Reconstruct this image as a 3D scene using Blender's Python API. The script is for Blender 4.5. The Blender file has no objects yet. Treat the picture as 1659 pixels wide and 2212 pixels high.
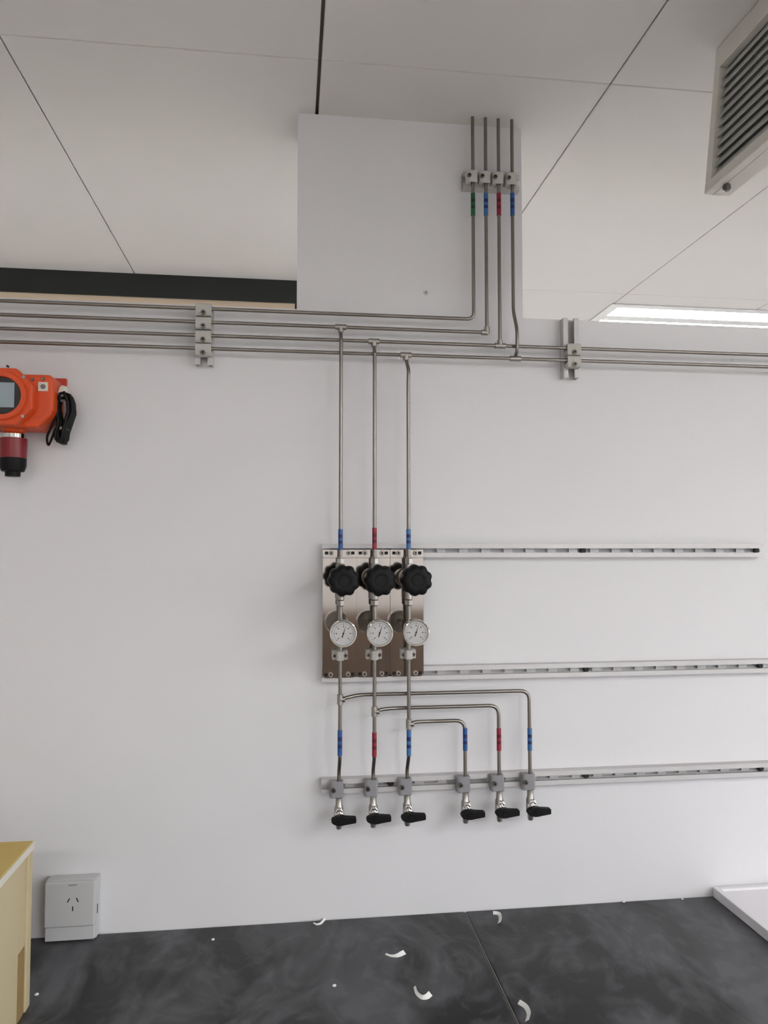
import bpy, bmesh, math, random
from mathutils import Vector, Matrix
random.seed(7)
PI = math.pi
scene = bpy.context.scene
col = scene.collection

# ------------------------------------------------------------------ camera
W, H = 1659.0, 2212.0
F = 1600.0                                   # focal length in pixels
TH = math.atan(79.0 / F)                     # pitch up
PS = math.atan(200.0 / F * math.cos(TH))     # yaw to the right
CAM = Vector((0.0, -1.6, 1.6))
RIGHT = Vector((math.cos(PS), -math.sin(PS), 0))
FWD = Vector((math.sin(PS) * math.cos(TH), math.cos(PS) * math.cos(TH), math.sin(TH)))
UP = Vector((-math.sin(PS) * math.sin(TH), -math.cos(PS) * math.sin(TH), math.cos(TH)))
cd = bpy.data.cameras.new('camera')
cam = bpy.data.objects.new('camera', cd)
col.objects.link(cam)
cd.sensor_fit = 'VERTICAL'
cd.sensor_height = 24.0
cd.lens = F / H * 24.0
cd.clip_start = 0.02
m = Matrix((RIGHT, UP, -FWD)).transposed().to_4x4()
m.translation = CAM
cam.matrix_world = m
scene.camera = cam

# ------------------------------------------------------------------ world, exposure
wd = bpy.data.worlds.new('world')
scene.world = wd
wd.use_nodes = True
nt = wd.node_tree                               # overcast sky over darker ground
bg = nt.nodes['Background']
tcw = nt.nodes.new('ShaderNodeTexCoord')
sep = nt.nodes.new('ShaderNodeSeparateXYZ')
rmp = nt.nodes.new('ShaderNodeValToRGB')
rmp.color_ramp.elements[0].position = 0.46
rmp.color_ramp.elements[0].color = (0.34, 0.34, 0.335, 1)
rmp.color_ramp.elements[1].position = 0.54
rmp.color_ramp.elements[1].color = (0.90, 0.945, 1.0, 1)
mra = nt.nodes.new('ShaderNodeMapRange')
mra.inputs['From Min'].default_value = -1
mra.inputs['From Max'].default_value = 1
nt.links.new(tcw.outputs['Generated'], sep.inputs[0])
nt.links.new(sep.outputs['Z'], mra.inputs['Value'])
nt.links.new(mra.outputs['Result'], rmp.inputs['Fac'])
nt.links.new(rmp.outputs['Color'], bg.inputs[0])
bg.inputs[1].default_value = 6.2
vs = scene.view_settings
vs.view_transform = 'Standard'
vs.look = 'None'
vs.gamma = 1.0
vs.use_curve_mapping = False
vs.exposure = -0.09
LAMP = 52.0            # strength of every fluorescent fixture strip
LAMP_COL = (0.995, 0.980, 0.962)

ZC = 2.56             # ceiling height


def ray(px, py):
    return (FWD * F + RIGHT * (px - W / 2) - UP * (py - H / 2)).normalized()


def P(px, py, y=0.0):
    """point of the photograph on the vertical plane y"""
    d = ray(px, py)
    return CAM + d * ((y - CAM.y) / d.y)


def PZ(px, py, z):
    """point of the photograph on the horizontal plane z"""
    d = ray(px, py)
    return CAM + d * ((z - CAM.z) / d.z)


def X(px, py, y=0.0): return P(px, py, y).x
def Z(px, py, y=0.0): return P(px, py, y).z


# ------------------------------------------------------------------ materials
def lin(c):
    return tuple((v / 255 / 12.92) if v / 255 <= 0.04045 else ((v / 255 + 0.055) / 1.055) ** 2.4 for v in c)


def mat(name, rgb, rough=0.5, metal=0.0, var=0.0, vscale=8.0, bump=0.0, bscale=60.0, spec=0.5, stretch=None,
        emit=None, rvar=0.0, rgb2=None):
    m = bpy.data.materials.new(name)
    m.use_nodes = True
    nt = m.node_tree
    b = nt.nodes['Principled BSDF']
    c = lin(rgb)
    b.inputs['Base Color'].default_value = (*c, 1)
    b.inputs['Roughness'].default_value = rough
    b.inputs['Metallic'].default_value = metal
    b.inputs['Specular IOR Level'].default_value = spec
    tc = nt.nodes.new('ShaderNodeTexCoord')
    mp = nt.nodes.new('ShaderNodeMapping')
    if stretch: mp.inputs['Scale'].default_value = stretch
    nt.links.new(tc.outputs['Object'], mp.inputs['Vector'])
    if var > 0 or rgb2 or rvar > 0:
        n = nt.nodes.new('ShaderNodeTexNoise')
        n.inputs['Scale'].default_value = vscale
        n.inputs['Detail'].default_value = 5
        nt.links.new(mp.outputs['Vector'], n.inputs['Vector'])
        r = nt.nodes.new('ShaderNodeValToRGB')
        r.color_ramp.elements[0].position = 0.3
        r.color_ramp.elements[1].position = 0.7
        if rgb2:
            r.color_ramp.elements[0].color = (*c, 1)
            r.color_ramp.elements[1].color = (*lin(rgb2), 1)
        else:
            r.color_ramp.elements[0].color = (*[v * (1 - var) for v in c], 1)
            r.color_ramp.elements[1].color = (*[min(1, v * (1 + var)) for v in c], 1)
        nt.links.new(n.outputs['Fac'], r.inputs['Fac'])
        nt.links.new(r.outputs['Color'], b.inputs['Base Color'])
        if rvar > 0:
            mr = nt.nodes.new('ShaderNodeMapRange')
            mr.inputs['From Min'].default_value = 0.3
            mr.inputs['From Max'].default_value = 0.7
            mr.inputs['To Min'].default_value = max(0.02, rough - rvar)
            mr.inputs['To Max'].default_value = rough + rvar
            nt.links.new(n.outputs['Fac'], mr.inputs['Value'])
            nt.links.new(mr.outputs['Result'], b.inputs['Roughness'])
    if bump > 0:
        n2 = nt.nodes.new('ShaderNodeTexNoise')
        n2.inputs['Scale'].default_value = bscale
        n2.inputs['Detail'].default_value = 3
        nt.links.new(mp.outputs['Vector'], n2.inputs['Vector'])
        bp = nt.nodes.new('ShaderNodeBump')
        bp.inputs['Strength'].default_value = bump
        bp.inputs['Distance'].default_value = 0.002
        nt.links.new(n2.outputs['Fac'], bp.inputs['Height'])
        nt.links.new(bp.outputs['Normal'], b.inputs['Normal'])
    if emit:
        b.inputs['Emission Color'].default_value = (*emit[0], 1)
        b.inputs['Emission Strength'].default_value = emit[1]
    return m


def thin_glass(name):
    m = bpy.data.materials.new(name)
    m.use_nodes = True
    nt = m.node_tree
    for n in list(nt.nodes): nt.nodes.remove(n)
    out = nt.nodes.new('ShaderNodeOutputMaterial')
    mx = nt.nodes.new('ShaderNodeMixShader')
    tr = nt.nodes.new('ShaderNodeBsdfTransparent')
    gl = nt.nodes.new('ShaderNodeBsdfGlossy')
    gl.inputs['Roughness'].default_value = 0.03
    fr = nt.nodes.new('ShaderNodeFresnel')
    fr.inputs['IOR'].default_value = 1.45
    nt.links.new(fr.outputs[0], mx.inputs[0])
    nt.links.new(tr.outputs[0], mx.inputs[1])
    nt.links.new(gl.outputs[0], mx.inputs[2])
    nt.links.new(mx.outputs[0], out.inputs[0])
    return m


def bench_mat(name):
    """black resin top with greyish wiped-on dust smears"""
    m = bpy.data.materials.new(name)
    m.use_nodes = True
    nt = m.node_tree
    b = nt.nodes['Principled BSDF']
    tc = nt.nodes.new('ShaderNodeTexCoord')

    def noise(scale, dist, lo, hi, det=6):
        mp = nt.nodes.new('ShaderNodeMapping')
        mp.inputs['Scale'].default_value = (1, 0.7, 1)
        n = nt.nodes.new('ShaderNodeTexNoise')
        n.inputs['Scale'].default_value = scale
        n.inputs['Detail'].default_value = det
        n.inputs['Distortion'].default_value = dist
        r = nt.nodes.new('ShaderNodeMapRange')
        r.inputs['From Min'].default_value = lo
        r.inputs['From Max'].default_value = hi
        nt.links.new(tc.outputs['Object'], mp.inputs['Vector'])
        nt.links.new(mp.outputs['Vector'], n.inputs['Vector'])
        nt.links.new(n.outputs['Fac'], r.inputs['Value'])
        return r.outputs['Result']
    a = noise(4.2, 1.6, .40, .68)
    c = noise(13.0, 2.2, .45, .72)
    mul = nt.nodes.new('ShaderNodeMath'); mul.operation = 'MULTIPLY_ADD'
    nt.links.new(c, mul.inputs[0]); mul.inputs[1].default_value = 0.45
    nt.links.new(a, mul.inputs[2])
    r = nt.nodes.new('ShaderNodeValToRGB')
    r.color_ramp.elements[0].color = (*lin((11, 13, 15)), 1)
    r.color_ramp.elements[1].color = (*lin((92, 93, 97)), 1)
    r.color_ramp.elements[0].position = 0.12
    r.color_ramp.elements[1].position = 1.0
    nt.links.new(mul.outputs[0], r.inputs['Fac'])
    nt.links.new(r.outputs['Color'], b.inputs['Base Color'])
    b.inputs['Specular IOR Level'].default_value = 0.38
    mr = nt.nodes.new('ShaderNodeMapRange')
    mr.inputs['To Min'].default_value = 0.28
    mr.inputs['To Max'].default_value = 0.55
    nt.links.new(mul.outputs[0], mr.inputs['Value'])
    nt.links.new(mr.outputs['Result'], b.inputs['Roughness'])
    return m


M = dict(
    wall=mat('white_wall_paint', (224, 223, 225), 0.55, var=0.012, vscale=2.5, bump=0.05, bscale=180),
    tile=mat('ceiling_tile_white', (218, 215, 211), 0.8, var=0.012, vscale=3, bump=0.06, bscale=220),
    gap=mat('ceiling_gap_grey', (132, 129, 124), 0.9),
    floor=mat('floor_beige', (186, 181, 175), 0.45, var=0.06, vscale=4),
    steel=mat('steel_tube', (142, 136, 130), 0.3, 1.0, var=0.05, vscale=30, stretch=(1, 1, 0.2)),
    steel_d=mat('brushed_steel', (168, 164, 158), 0.36, 1.0, var=0.06, vscale=40),
    mirror=mat('mirror_steel', (190, 184, 178), 0.07, 1.0, var=0.03, vscale=6, bump=0.02, bscale=14),
    chrome=mat('chrome', (220, 218, 214), 0.10, 1.0),
    rail=mat('galvanised_rail', (200, 198, 198), 0.5, 0.35, var=0.05, vscale=14, stretch=(0.2, 1, 1)),
    clampm=mat('grey_plastic_clamp', (186, 184, 178), 0.5, var=0.04, vscale=60),
    clampd=mat('grey_valve_clamp', (140, 139, 142), 0.5, var=0.06, vscale=60),
    boltm=mat('bolt_steel', (120, 116, 110), 0.35, 1.0),
    dark=mat('dark_hole', (18, 17, 16), 0.8),
    black=mat('black_plastic', (7, 7, 8), 0.55, var=0.1, vscale=80, spec=0.25),
    rubber=mat('black_cable', (7, 7, 8), 0.5, spec=0.25),
    orange=mat('orange_enamel', (216, 78, 28), 0.42, var=0.06, vscale=12),
    orange2=mat('orange_red_enamel', (190, 52, 26), 0.42, var=0.06, vscale=12),
    maroon=mat('dark_red_housing', (128, 22, 34), 0.35, var=0.08, vscale=20),
    cream=mat('cream_plastic', (222, 217, 205), 0.5, var=0.03, vscale=30),
    plast=mat('white_plastic', (196, 196, 197), 0.4, var=0.01, vscale=20),
    dial=mat('dial_white', (236, 236, 236), 0.5),
    ink=mat('ink_black', (25, 25, 28), 0.6),
    lcd=mat('lcd_grey', (188, 206, 214), 0.3, var=0.05, vscale=30),
    bench=bench_mat('bench_black_resin'),
    bench_w=mat('bench_cabinet_white', (200, 200, 200), 0.5, var=0.02),
    seam=mat('bench_seam_sealant', (112, 107, 100), 0.6, var=0.1, vscale=40),
    box=mat('tan_box_board', (194, 178, 142), 0.65, rgb2=(202, 188, 152), vscale=7, stretch=(1, 1, 0.25), bump=0.06),
    box_top=mat('yellow_box_lid', (204, 172, 92), 0.6, rgb2=(210, 184, 110), vscale=9, bump=0.05),
    box_d=mat('brown_box_groove', (150, 124, 78), 0.7, var=0.06),
    paper=mat('white_tape', (236, 236, 234), 0.6, var=0.02, vscale=50),
    tray=mat('white_tray_enamel', (228, 226, 230), 0.4, var=0.01, vscale=10),
    soffit=mat('dark_green_grey_board', (34, 38, 35), 0.7, var=0.08, vscale=4),
    beige=mat('beige_board', (226, 206, 180), 0.6, rgb2=(216, 196, 170), vscale=6, stretch=(0.3, 1, 3)),
    vent=mat('vent_grey_paint', (212, 208, 200), 0.5, var=0.03, vscale=8),
    slat=mat('vent_slat_grey', (182, 184, 177), 0.5, var=0.05, vscale=10),
    lamp=mat('lamp_strip', (255, 255, 255), 0.5, emit=(LAMP_COL, LAMP)),
    lampf=mat('lamp_frame_white', (225, 225, 224), 0.45, var=0.01),
    wood=mat('brown_wood', (92, 78, 68), 0.5, rgb2=(112, 94, 82), vscale=5, stretch=(4, 4, 0.4)),
    glass=thin_glass('gauge_glass'),
    t_blue=mat('tape_blue', (36, 84, 148), 0.45, var=0.08, vscale=40),
    t_blue2=mat('tape_light_blue', (54, 108, 162), 0.45, var=0.08, vscale=40),
    t_navy=mat('tape_print_navy', (16, 36, 92), 0.5),
    t_red=mat('tape_red', (146, 32, 52), 0.45, var=0.08, vscale=40),
    t_dred=mat('tape_print_dark_red', (88, 8, 24), 0.5),
    t_green=mat('tape_green', (20, 92, 52), 0.45, var=0.08, vscale=40),
    t_dgreen=mat('tape_print_dark_green', (6, 48, 24), 0.5),
)


# ------------------------------------------------------------------ mesh helpers
class MB:
    def __init__(s):
        s.bm = bmesh.new()

    def _f(s, vs, mi=0, smooth=False):
        try:
            f = s.bm.faces.new(vs)
        except ValueError:
            return None
        f.material_index = mi
        f.smooth = smooth
        return f

    def box(s, a, b, mi=0):
        x0, x1 = sorted((a[0], b[0])); y0, y1 = sorted((a[1], b[1])); z0, z1 = sorted((a[2], b[2]))
        v = [s.bm.verts.new(p) for p in ((x0, y0, z0), (x1, y0, z0), (x1, y1, z0), (x0, y1, z0),
                                         (x0, y0, z1), (x1, y0, z1), (x1, y1, z1), (x0, y1, z1))]
        for q in ((3, 2, 1, 0), (4, 5, 6, 7), (0, 1, 5, 4), (1, 2, 6, 5), (2, 3, 7, 6), (3, 0, 4, 7)):
            s._f([v[i] for i in q], mi)
        return s

    def prism(s, poly, fn, a, b, mi=0):
        """poly of 2-D points, fn(u, v, w) -> 3-D point, extruded from w=a to w=b"""
        A = [s.bm.verts.new(fn(u, v, a)) for u, v in poly]
        B = [s.bm.verts.new(fn(u, v, b)) for u, v in poly]
        n = len(poly)
        s._f(A[::-1], mi); s._f(B, mi)
        for i in range(n):
            s._f([A[i], A[(i + 1) % n], B[(i + 1) % n], B[i]], mi)
        return s

    def rings(s, rings, mi=0, smooth=True, cap=True, mis=None):
        R = [[s.bm.verts.new(p) for p in r] for r in rings]
        n = len(R[0])
        for k in range(len(R) - 1):
            for i in range(n):
                mm = mis(k, i) if mis else mi
                s._f([R[k][i], R[k][(i + 1) % n], R[k + 1][(i + 1) % n], R[k + 1][i]], mm, smooth)
        if cap:
            s._f(R[0][::-1], mi); s._f(R[-1], mi)
        return s

    def lathe(s, prof, o, axis, n=20, mi=0, lob=None, smooth=True):
        """prof: (distance along axis, radius)"""
        a = Vector(axis).normalized()
        t = Vector((0, 0, 1)) if abs(a.z) < 0.9 else Vector((1, 0, 0))
        u = a.cross(t).normalized(); w = a.cross(u)
        o = Vector(o)
        rs = []
        for h, r in prof:
            rr = []
            for i in range(n):
                th = 2 * PI * i / n
                q = r * (lob(th) if lob else 1)
                rr.append(o + a * h + u * (q * math.cos(th)) + w * (q * math.sin(th)))
            rs.append(rr)
        return s.rings(rs, mi, smooth)

    def cyl(s, p, q, r, n=16, mi=0, smooth=True):
        p, q = Vector(p), Vector(q)
        return s.lathe([(0, r), ((q - p).length, r)], p, q - p, n, mi, smooth=smooth)

    def tube(s, pts, r, n=10, mi=0):
        pts = [Vector(p) for p in pts]
        rs = []
        ref = None
        for i, p in enumerate(pts):
            a = (pts[min(i + 1, len(pts) - 1)] - pts[max(i - 1, 0)]).normalized()
            if ref is None:
                ref = Vector((0, 1, 0)) if abs(a.y) < 0.9 else Vector((1, 0, 0))
            u = (ref - a * ref.dot(a)).normalized()
            ref = u
            w = a.cross(u)
            rs.append([p + u * (r * math.cos(2 * PI * k / n)) + w * (r * math.sin(2 * PI * k / n)) for k in range(n)])
        return s.rings(rs, mi, True)

    def build(s, name, mats, parent=None, bevel=0.0, segs=2, smooth_all=False):
        bm = s.bm
        bmesh.ops.recalc_face_normals(bm, faces=bm.faces)
        if bevel > 0:
            es = [e for e in bm.edges if len(e.link_faces) == 2 and e.calc_face_angle(0) > 0.6]
            bmesh.ops.bevel(bm, geom=es, offset=bevel, segments=segs, affect='EDGES', profile=0.6, clamp_overlap=True)
        for e in bm.edges:
            if len(e.link_faces) == 2 and e.calc_face_angle(0) > 0.7: e.smooth = False
        if parent is not None:
            off = wloc(parent)
            bmesh.ops.translate(bm, verts=bm.verts, vec=-off)
        me = bpy.data.meshes.new(name)
        bm.to_mesh(me); bm.free()
        for q in (mats if isinstance(mats, (list, tuple)) else [mats]): me.materials.append(q)
        o = bpy.data.objects.new(name, me)
        col.objects.link(o)
        if parent is not None: o.parent = parent
        return o


def wloc(o):
    v = Vector((0, 0, 0))
    while o is not None:
        v += Vector(o.location); o = o.parent
    return v


def fillet(pts, rad, n=6):
    """polyline with rounded corners"""
    pts = [Vector(p) for p in pts]
    out = [pts[0]]
    for i in range(1, len(pts) - 1):
        p, a, b = pts[i], pts[i - 1], pts[i + 1]
        da, db = (a - p), (b - p)
        r = min(rad, da.length * 0.49, db.length * 0.49)
        s, e = p + da.normalized() * r, p + db.normalized() * r
        for k in range(n + 1):
            t = k / n
            out.append(s * (1 - t) ** 2 + p * (2 * t * (1 - t)) + e * t * t)
    out.append(pts[-1])
    return out


def tag(o, label=None, cat=None, group=None, kind=None):
    if label: o['label'] = label
    if cat: o['category'] = cat
    if group: o['group'] = group
    if kind: o['kind'] = kind
    return o


def thing(name, loc, label, cat, group=None):
    o = bpy.data.objects.new(name, None)
    o.empty_display_size = 0.05
    o.location = loc
    col.objects.link(o)
    return tag(o, label, cat, group)


def place(me, name, loc, parent, rot=None):
    """another object on shared mesh data, loc in world space"""
    o = bpy.data.objects.new(name, me)
    col.objects.link(o)
    o.parent = parent
    o.location = Vector(loc) - (wloc(parent) if parent else Vector((0, 0, 0)))
    if rot: o.rotation_euler = rot
    return o


def copy_tree(o, parent=None):
    c = o.copy()
    col.objects.link(c)
    c.parent = parent
    for ch in list(o.children): copy_tree(ch, c)
    return c


# ------------------------------------------------------------------ room
XL, XR, YB, YR = -2.35, 3.05, -4.35, 3.455
ZB = P(1000, 1968, 0).z                        # bench top height
ztop = P(1200, 690, 0).z                       # top of the low partition
xp0, xp1 = X(643, 420), X(1127, 420)           # pillar
mb = MB()
mb.prism([(XL, 0), (XR, 0), (XR, ztop), (xp1, ztop), (xp1, ZC), (xp0, ZC), (xp0, ztop), (XL, ztop)],
         lambda u, v, w: (u, w, v), 0.0, 0.12)
tag(mb.build('wall_front', M['wall']), 'white partition wall carrying the gas pipes, with a pillar up to the ceiling', None, kind='structure')
tag(MB().box((XL - .1, YB, 0), (XL, YR, ZC + .1)).build('wall_left', M['wall']), 'white painted left room wall', None, kind='structure')


def window_wall(wall_name, win_name, fn, u0, u1, x0, x1, z0, z1, mull, label):
    """wall slab 0.1 thick, from u0 to u1, with one wide glazed opening; fn(u, w, z) -> point"""
    def bx(mb, ua, wa, za, ub, wb, zb_):
        mb.box(fn(ua, wa, za), fn(ub, wb, zb_))
    mb = MB()
    bx(mb, u0, 0, 0, x0, .1, ZC + .1); bx(mb, x1, 0, 0, u1, .1, ZC + .1)
    bx(mb, x0, 0, 0, x1, .1, z0); bx(mb, x0, 0, z1, x1, .1, ZC + .1)
    tag(mb.build(wall_name, M['wall']), 'white wall with ' + label, None, kind='structure')
    mb = MB()
    for a, b in [((x0, z0), (x0 + .05, z1)), ((x1 - .05, z0), (x1, z1)), ((x0, z0), (x1, z0 + .05)), ((x0, z1 - .05), (x1, z1))] + \
            [((q - .025, z0), (q + .025, z1)) for q in mull]:
        bx(mb, a[0], .03, a[1], b[0], .08, b[1])
    wn = tag(mb.build(win_name, M['lampf']), label, None, kind='structure')
    mb = MB()
    bx(mb, x0 + .05, .053, z0 + .05, x1 - .05, .057, z1 - .05)
    mb.build('pane', M['glass'], wn)


window_wall('wall_back', 'window_1', lambda u, w, z: (u, YB - w, z), XL, XR, 1.35, 2.95, 0.8, 2.1, (2.15,), 'a white framed window behind the viewer')
window_wall('wall_rear', 'added_window_2', lambda u, w, z: (u, YR + w, z), XL, XR, -1.9, 2.95, 0.7, 2.15, (-.28, 1.34), 'an unseen white framed window added to light the room beyond the partition')  # unseen window, added to brighten the ceiling beyond the partition
window_wall('wall_right', 'added_window_3', lambda u, w, z: (XR + w, u, z), YB - .1, YR + .1, -3.2, -0.7, 0.85, 2.05, (-1.95,), 'an unseen white framed window in the right wall, added for side light')  # unseen window, added so the front wall brightens to the right and downwards
tag(MB().box((XL - .1, YB - .1, -.1), (XR + .1, YR + .1, 0)).build('floor', M['floor']), 'light beige room floor', None, kind='structure')

# ceiling: dark backing and laid panels
ceil = tag(MB().box((XL, YB, ZC + .016), (XR, YR, ZC + .09)).build('ceiling', M['gap']),
           'white panelled suspended ceiling', None, kind='structure')
c0 = PZ(690, 0, ZC)
gx0 = 0.05
gy0 = PZ(680, 130, ZC).y
G = 0.0030
ysof = PZ(320, 592, ZC).y                       # dark soffit at the rear left


def ctile(x0, x1, y0, y1):
    ga = .0035 if abs(x0 - gx0) < .01 else G / 2          # the joint above the pillar gapes
    gb = .0035 if abs(x1 - gx0) < .01 else G / 2
    MB().box((x0 + ga, y0 + G / 4, ZC), (x1 - gb, y1 - G / 4, ZC + .016)).build('ceiling_panel', M['tile'], ceil, bevel=0.0016, segs=1)


xs = [XL] + [gx0 + .6 * k for k in range(-4, 6) if XL + .02 < gx0 + .6 * k < XR - .02] + [XR]
ys = [YB] + [gy0 + 1.2 * k for k in range(-6, 6) if YB + .02 < gy0 + 1.2 * k < YR - .02] + [YR]
for i in range(len(xs) - 1):
    for j in range(len(ys) - 1):
        ctile(xs[i], xs[i + 1], ys[j], ys[j + 1])

# rear left: dark soffit board with a beige board under it
zs1 = P(320, 641, ysof).z
MBX = X(700, 620, ysof)
o = MB().box((XL, ysof, zs1), (MBX, ysof + .09, ZC)).build('trim_1', M['soffit'])
tag(o, 'dark grey green soffit board under the rear ceiling', None, kind='structure')
o = MB().box((XL, ysof + .01, zs1 - .16), (X(637, 655, ysof + .01), ysof + .06, zs1)).build('trim_2', M['beige'])
tag(o, 'beige board below the dark soffit', None, kind='structure')
o = MB().box((XL, ysof + .062, zs1 - .15), (MBX, ysof + .08, zs1 + .001)).build('trim_3', M['soffit'])  # dark colour paints the shaded gap beside the beige board
tag(o, 'dark strip standing for the shadow gap at the end of the beige board', None, kind='structure')


# ------------------------------------------------------------------ ceiling lights
def fixture(x0, y0, label, group='ceiling light fittings'):
    t = thing('ceiling_light', (x0 + .6, y0 + .16, ZC), label, 'light', group)
    w, d, h = 1.2, 0.33, 0.0055
    mb = MB()
    mb.box((x0, y0, ZC - h), (x0 + w, y0 + .035, ZC)).box((x0, y0 + d - .035, ZC - h), (x0 + w, y0 + d, ZC))
    mb.box((x0, y0 + .035, ZC - h), (x0 + .04, y0 + d - .035, ZC)).box((x0 + w - .04, y0 + .035, ZC - h), (x0 + w, y0 + d - .035, ZC))
    mb.box((x0 + .04, y0 + .135, ZC - .0048), (x0 + w - .04, y0 + .195, ZC))
    mb.build('frame', M['lampf'], t, bevel=.002, segs=1)
    for a in (.035, .195):
        MB().box((x0 + .04, y0 + a, ZC - .0045), (x0 + w - .04, y0 + a + .10, ZC - .0005)).build('lamp_strip', M['lamp'], t)
    return t


pl = PZ(1322, 655, ZC)
fixture(pl.x, pl.y, 'white two-strip ceiling light beyond the partition at the right edge')
fixture(-1.15, pl.y + .1, 'unseen two-strip ceiling light added beyond the dark soffit to brighten the rear')  # hidden fixture, added to lift the rear ceiling
fixture(1.80, -2.32, 'two-strip ceiling light above and right of the viewer')
fixture(1.25, -3.52, 'two-strip ceiling light near the window behind the viewer')
fixture(-1.15, -3.52, 'two-strip ceiling light behind the viewer on the left')


# ------------------------------------------------------------------ air unit with louvre grille
A = PZ(1553, 108, ZC)
ya = A.y
Bp = P(1527, 421, ya)
zb = Bp.z
xa, xb = A.x, Bp.x
LEN = 0.92
t = thing('air_return_unit', (xb, ya - LEN / 2, ZC), 'grey ceiling-hung air unit with a black-gapped louvre grille, top right', 'air vent')


def fx(z): return xb + (xa - xb) * (z - zb) / (ZC - zb)


y0, y1 = ya - LEN, ya
dp = 0.30
bx_ = xb + .045
sec = [(bx_, zb), (xb + dp, ZC), (xb + dp - .012, ZC), (bx_ - .008, zb + .012), (fx(zb) + .012, zb + .012), (fx(zb) + .012, zb)]
mb = MB()      # shell: narrow underside, sloping back, end plates (the louvred face is open)
mb.prism(sec, lambda u, v, w: (u, w, v), y0, y1)
mb.box((fx(ZC) + .012, y0, ZC - .010), (xb + dp - .014, y1, ZC))
for yy in (y0 + .0005, y1 - .008):
    mb.prism([(fx(zb) + .012, zb + .012), (bx_ - .008, zb + .012), (xb + dp - .014, ZC - .010), (fx(ZC) + .012, ZC - .010)],
             lambda u, v, w: (u, w, v), yy, yy + .0075)
mb.build('housing', M['vent'], t)
mb = MB()
mb.prism([(bx_ - .012, zb + .014), (xb + dp - .02, ZC - .012), (xb + dp - .024, ZC - .012), (bx_ - .016, zb + .014)], lambda u, v, w: (u, w, v), y0 + .012, y1 - .012)
mb.build('housing_shade', M['dark'], t)  # near-black sheet paints the shade behind the louvres
fr = MB()      # frame on the tilted face
fw = .022


def facebar(s, za, zc_, ya_, yb_, o0=-.006, o1=.012):
    s.prism([(fx(za) + o0, za), (fx(za) + o1, za), (fx(zc_) + o1, zc_), (fx(zc_) + o0, zc_)], lambda u, v, w: (u, w, v), ya_, yb_)


facebar(fr, zb, zb + fw, y0, y1)
facebar(fr, ZC - .045, ZC - .001, y0, y1)
facebar(fr, zb + fw, ZC - .045, y1 - .018, y1)
facebar(fr, zb + fw, ZC - .045, y0, y0 + .026)
fr.build('frame', M['vent'], t, bevel=.0015, segs=1)
ns = 11
zlo, zhi = zb + fw + .004, ZC - .049
stp = (zhi - zlo) / ns
for k in range(ns):
    zc_ = zlo + stp * (k + .5)
    mb = MB()
    hx, hz = .0065, .0094
    th = .0012
    mb.prism([(fx(zc_) - .001, zc_ - hz), (fx(zc_) + .001, zc_ - hz - th), (fx(zc_) + 2 * hx, zc_ + hz - th), (fx(zc_) + 2 * hx - .002, zc_ + hz)],
             lambda u, v, w: (u, w, v), y0 + .024, y1 - .0165)
    mb.build('slat', M['slat'], t)
mb = MB()
kb = P(1571, 404, ya - .06)
mb.lathe([(0, .006), (.004, .0075), (.009, .0075), (.012, .004)], (fx(zb) + .014, ya - .042, zb), (0, 0, -1), 14)
mb.build('latch_knob', M['boltm'], t)

# ------------------------------------------------------------------ bench
seam = PZ(1000, 1960, ZB)
DB = -0.72
xs0 = seam.x
bt = .03
o = MB().box((XL + .002, DB, ZB - bt), (xs0 - .0015, -.001, ZB)).build('bench_worktop', M['bench'], bevel=.003)
tag(o, 'black resin worktop left of the seam, with the tan box on it', 'worktop')
o = MB().box((xs0 + .0015, DB, ZB - bt), (XR - .002, -.001, ZB)).build('bench_worktop', M['bench'], bevel=.003)
tag(o, 'black resin worktop right of the seam, under the white tray', 'worktop')
o = MB().box((xs0 - .0011, DB + .004, ZB - .02), (xs0 + .0011, -.004, ZB - .0006)).build('joint_sealant', M['seam'])
tag(o, 'pale sealant line in the seam between the two worktops', 'sealant')
for k in range(4):
    bx0 = XL + .01 + k * 1.345
    t = thing('bench_cabinet', (bx0 + .66, DB / 2, 0), ['leftmost', 'second from left', 'third from left', 'rightmost'][k] + ' white cabinet under the black worktop', 'cabinet', 'cabinets under the worktop')
    MB().box((bx0, DB + .05, 0.0), (bx0 + 1.34, -.004, ZB - bt)).build('carcass', M['bench_w'], t)
    for s in (0, 1):
        d = MB().box((bx0 + .005 + s * .667, DB + .03, .08), (bx0 + .663 + s * .667, DB + .048, ZB - bt - .01)).build('door', M['bench_w'], t, bevel=.002, segs=1)
        hx = bx0 + .60 + s * .12
        MB().box((hx, DB + .018, .55), (hx + .012, DB + .03, .69)).build('handle', M['steel_d'], d, bevel=.002, segs=1)

# brown tall cabinet behind the viewer (seen mirrored in the steel plates)
t = thing('wooden_cabinet', (.2, YB + .25, 0), 'low brown wooden cabinet behind the viewer', 'cabinet')
MB().box((-.8, YB + .01, 0), (1.2, YB + .45, 1.12)).build('carcass', M['wood'], t, bevel=.004)
for k in range(4):
    d = MB().box((-.79 + k * .5, YB + .45, .06), (-.305 + k * .5, YB + .468, 1.10)).build('door', M['wood'], t, bevel=.003)
    MB().box((-.35 + k * .5, YB + .468, .72), (-.335 + k * .5, YB + .49, .86)).build('handle', M['steel_d'], d)

# ------------------------------------------------------------------ strut rails
RH, RD, LIP = .0295, .021, .0098
scr = MB()
scr.lathe([(0, .007), (.004, .007), (.0055, .005)], (0, 0, 0), (0, -1, 0), 10)
scr.box((-.004, -.0062, -.0008), (.004, -.0054, .0008))
tmp = scr.build('screw', M['ink'])
SCREW = tmp.data
bpy.data.objects.remove(tmp)


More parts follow.
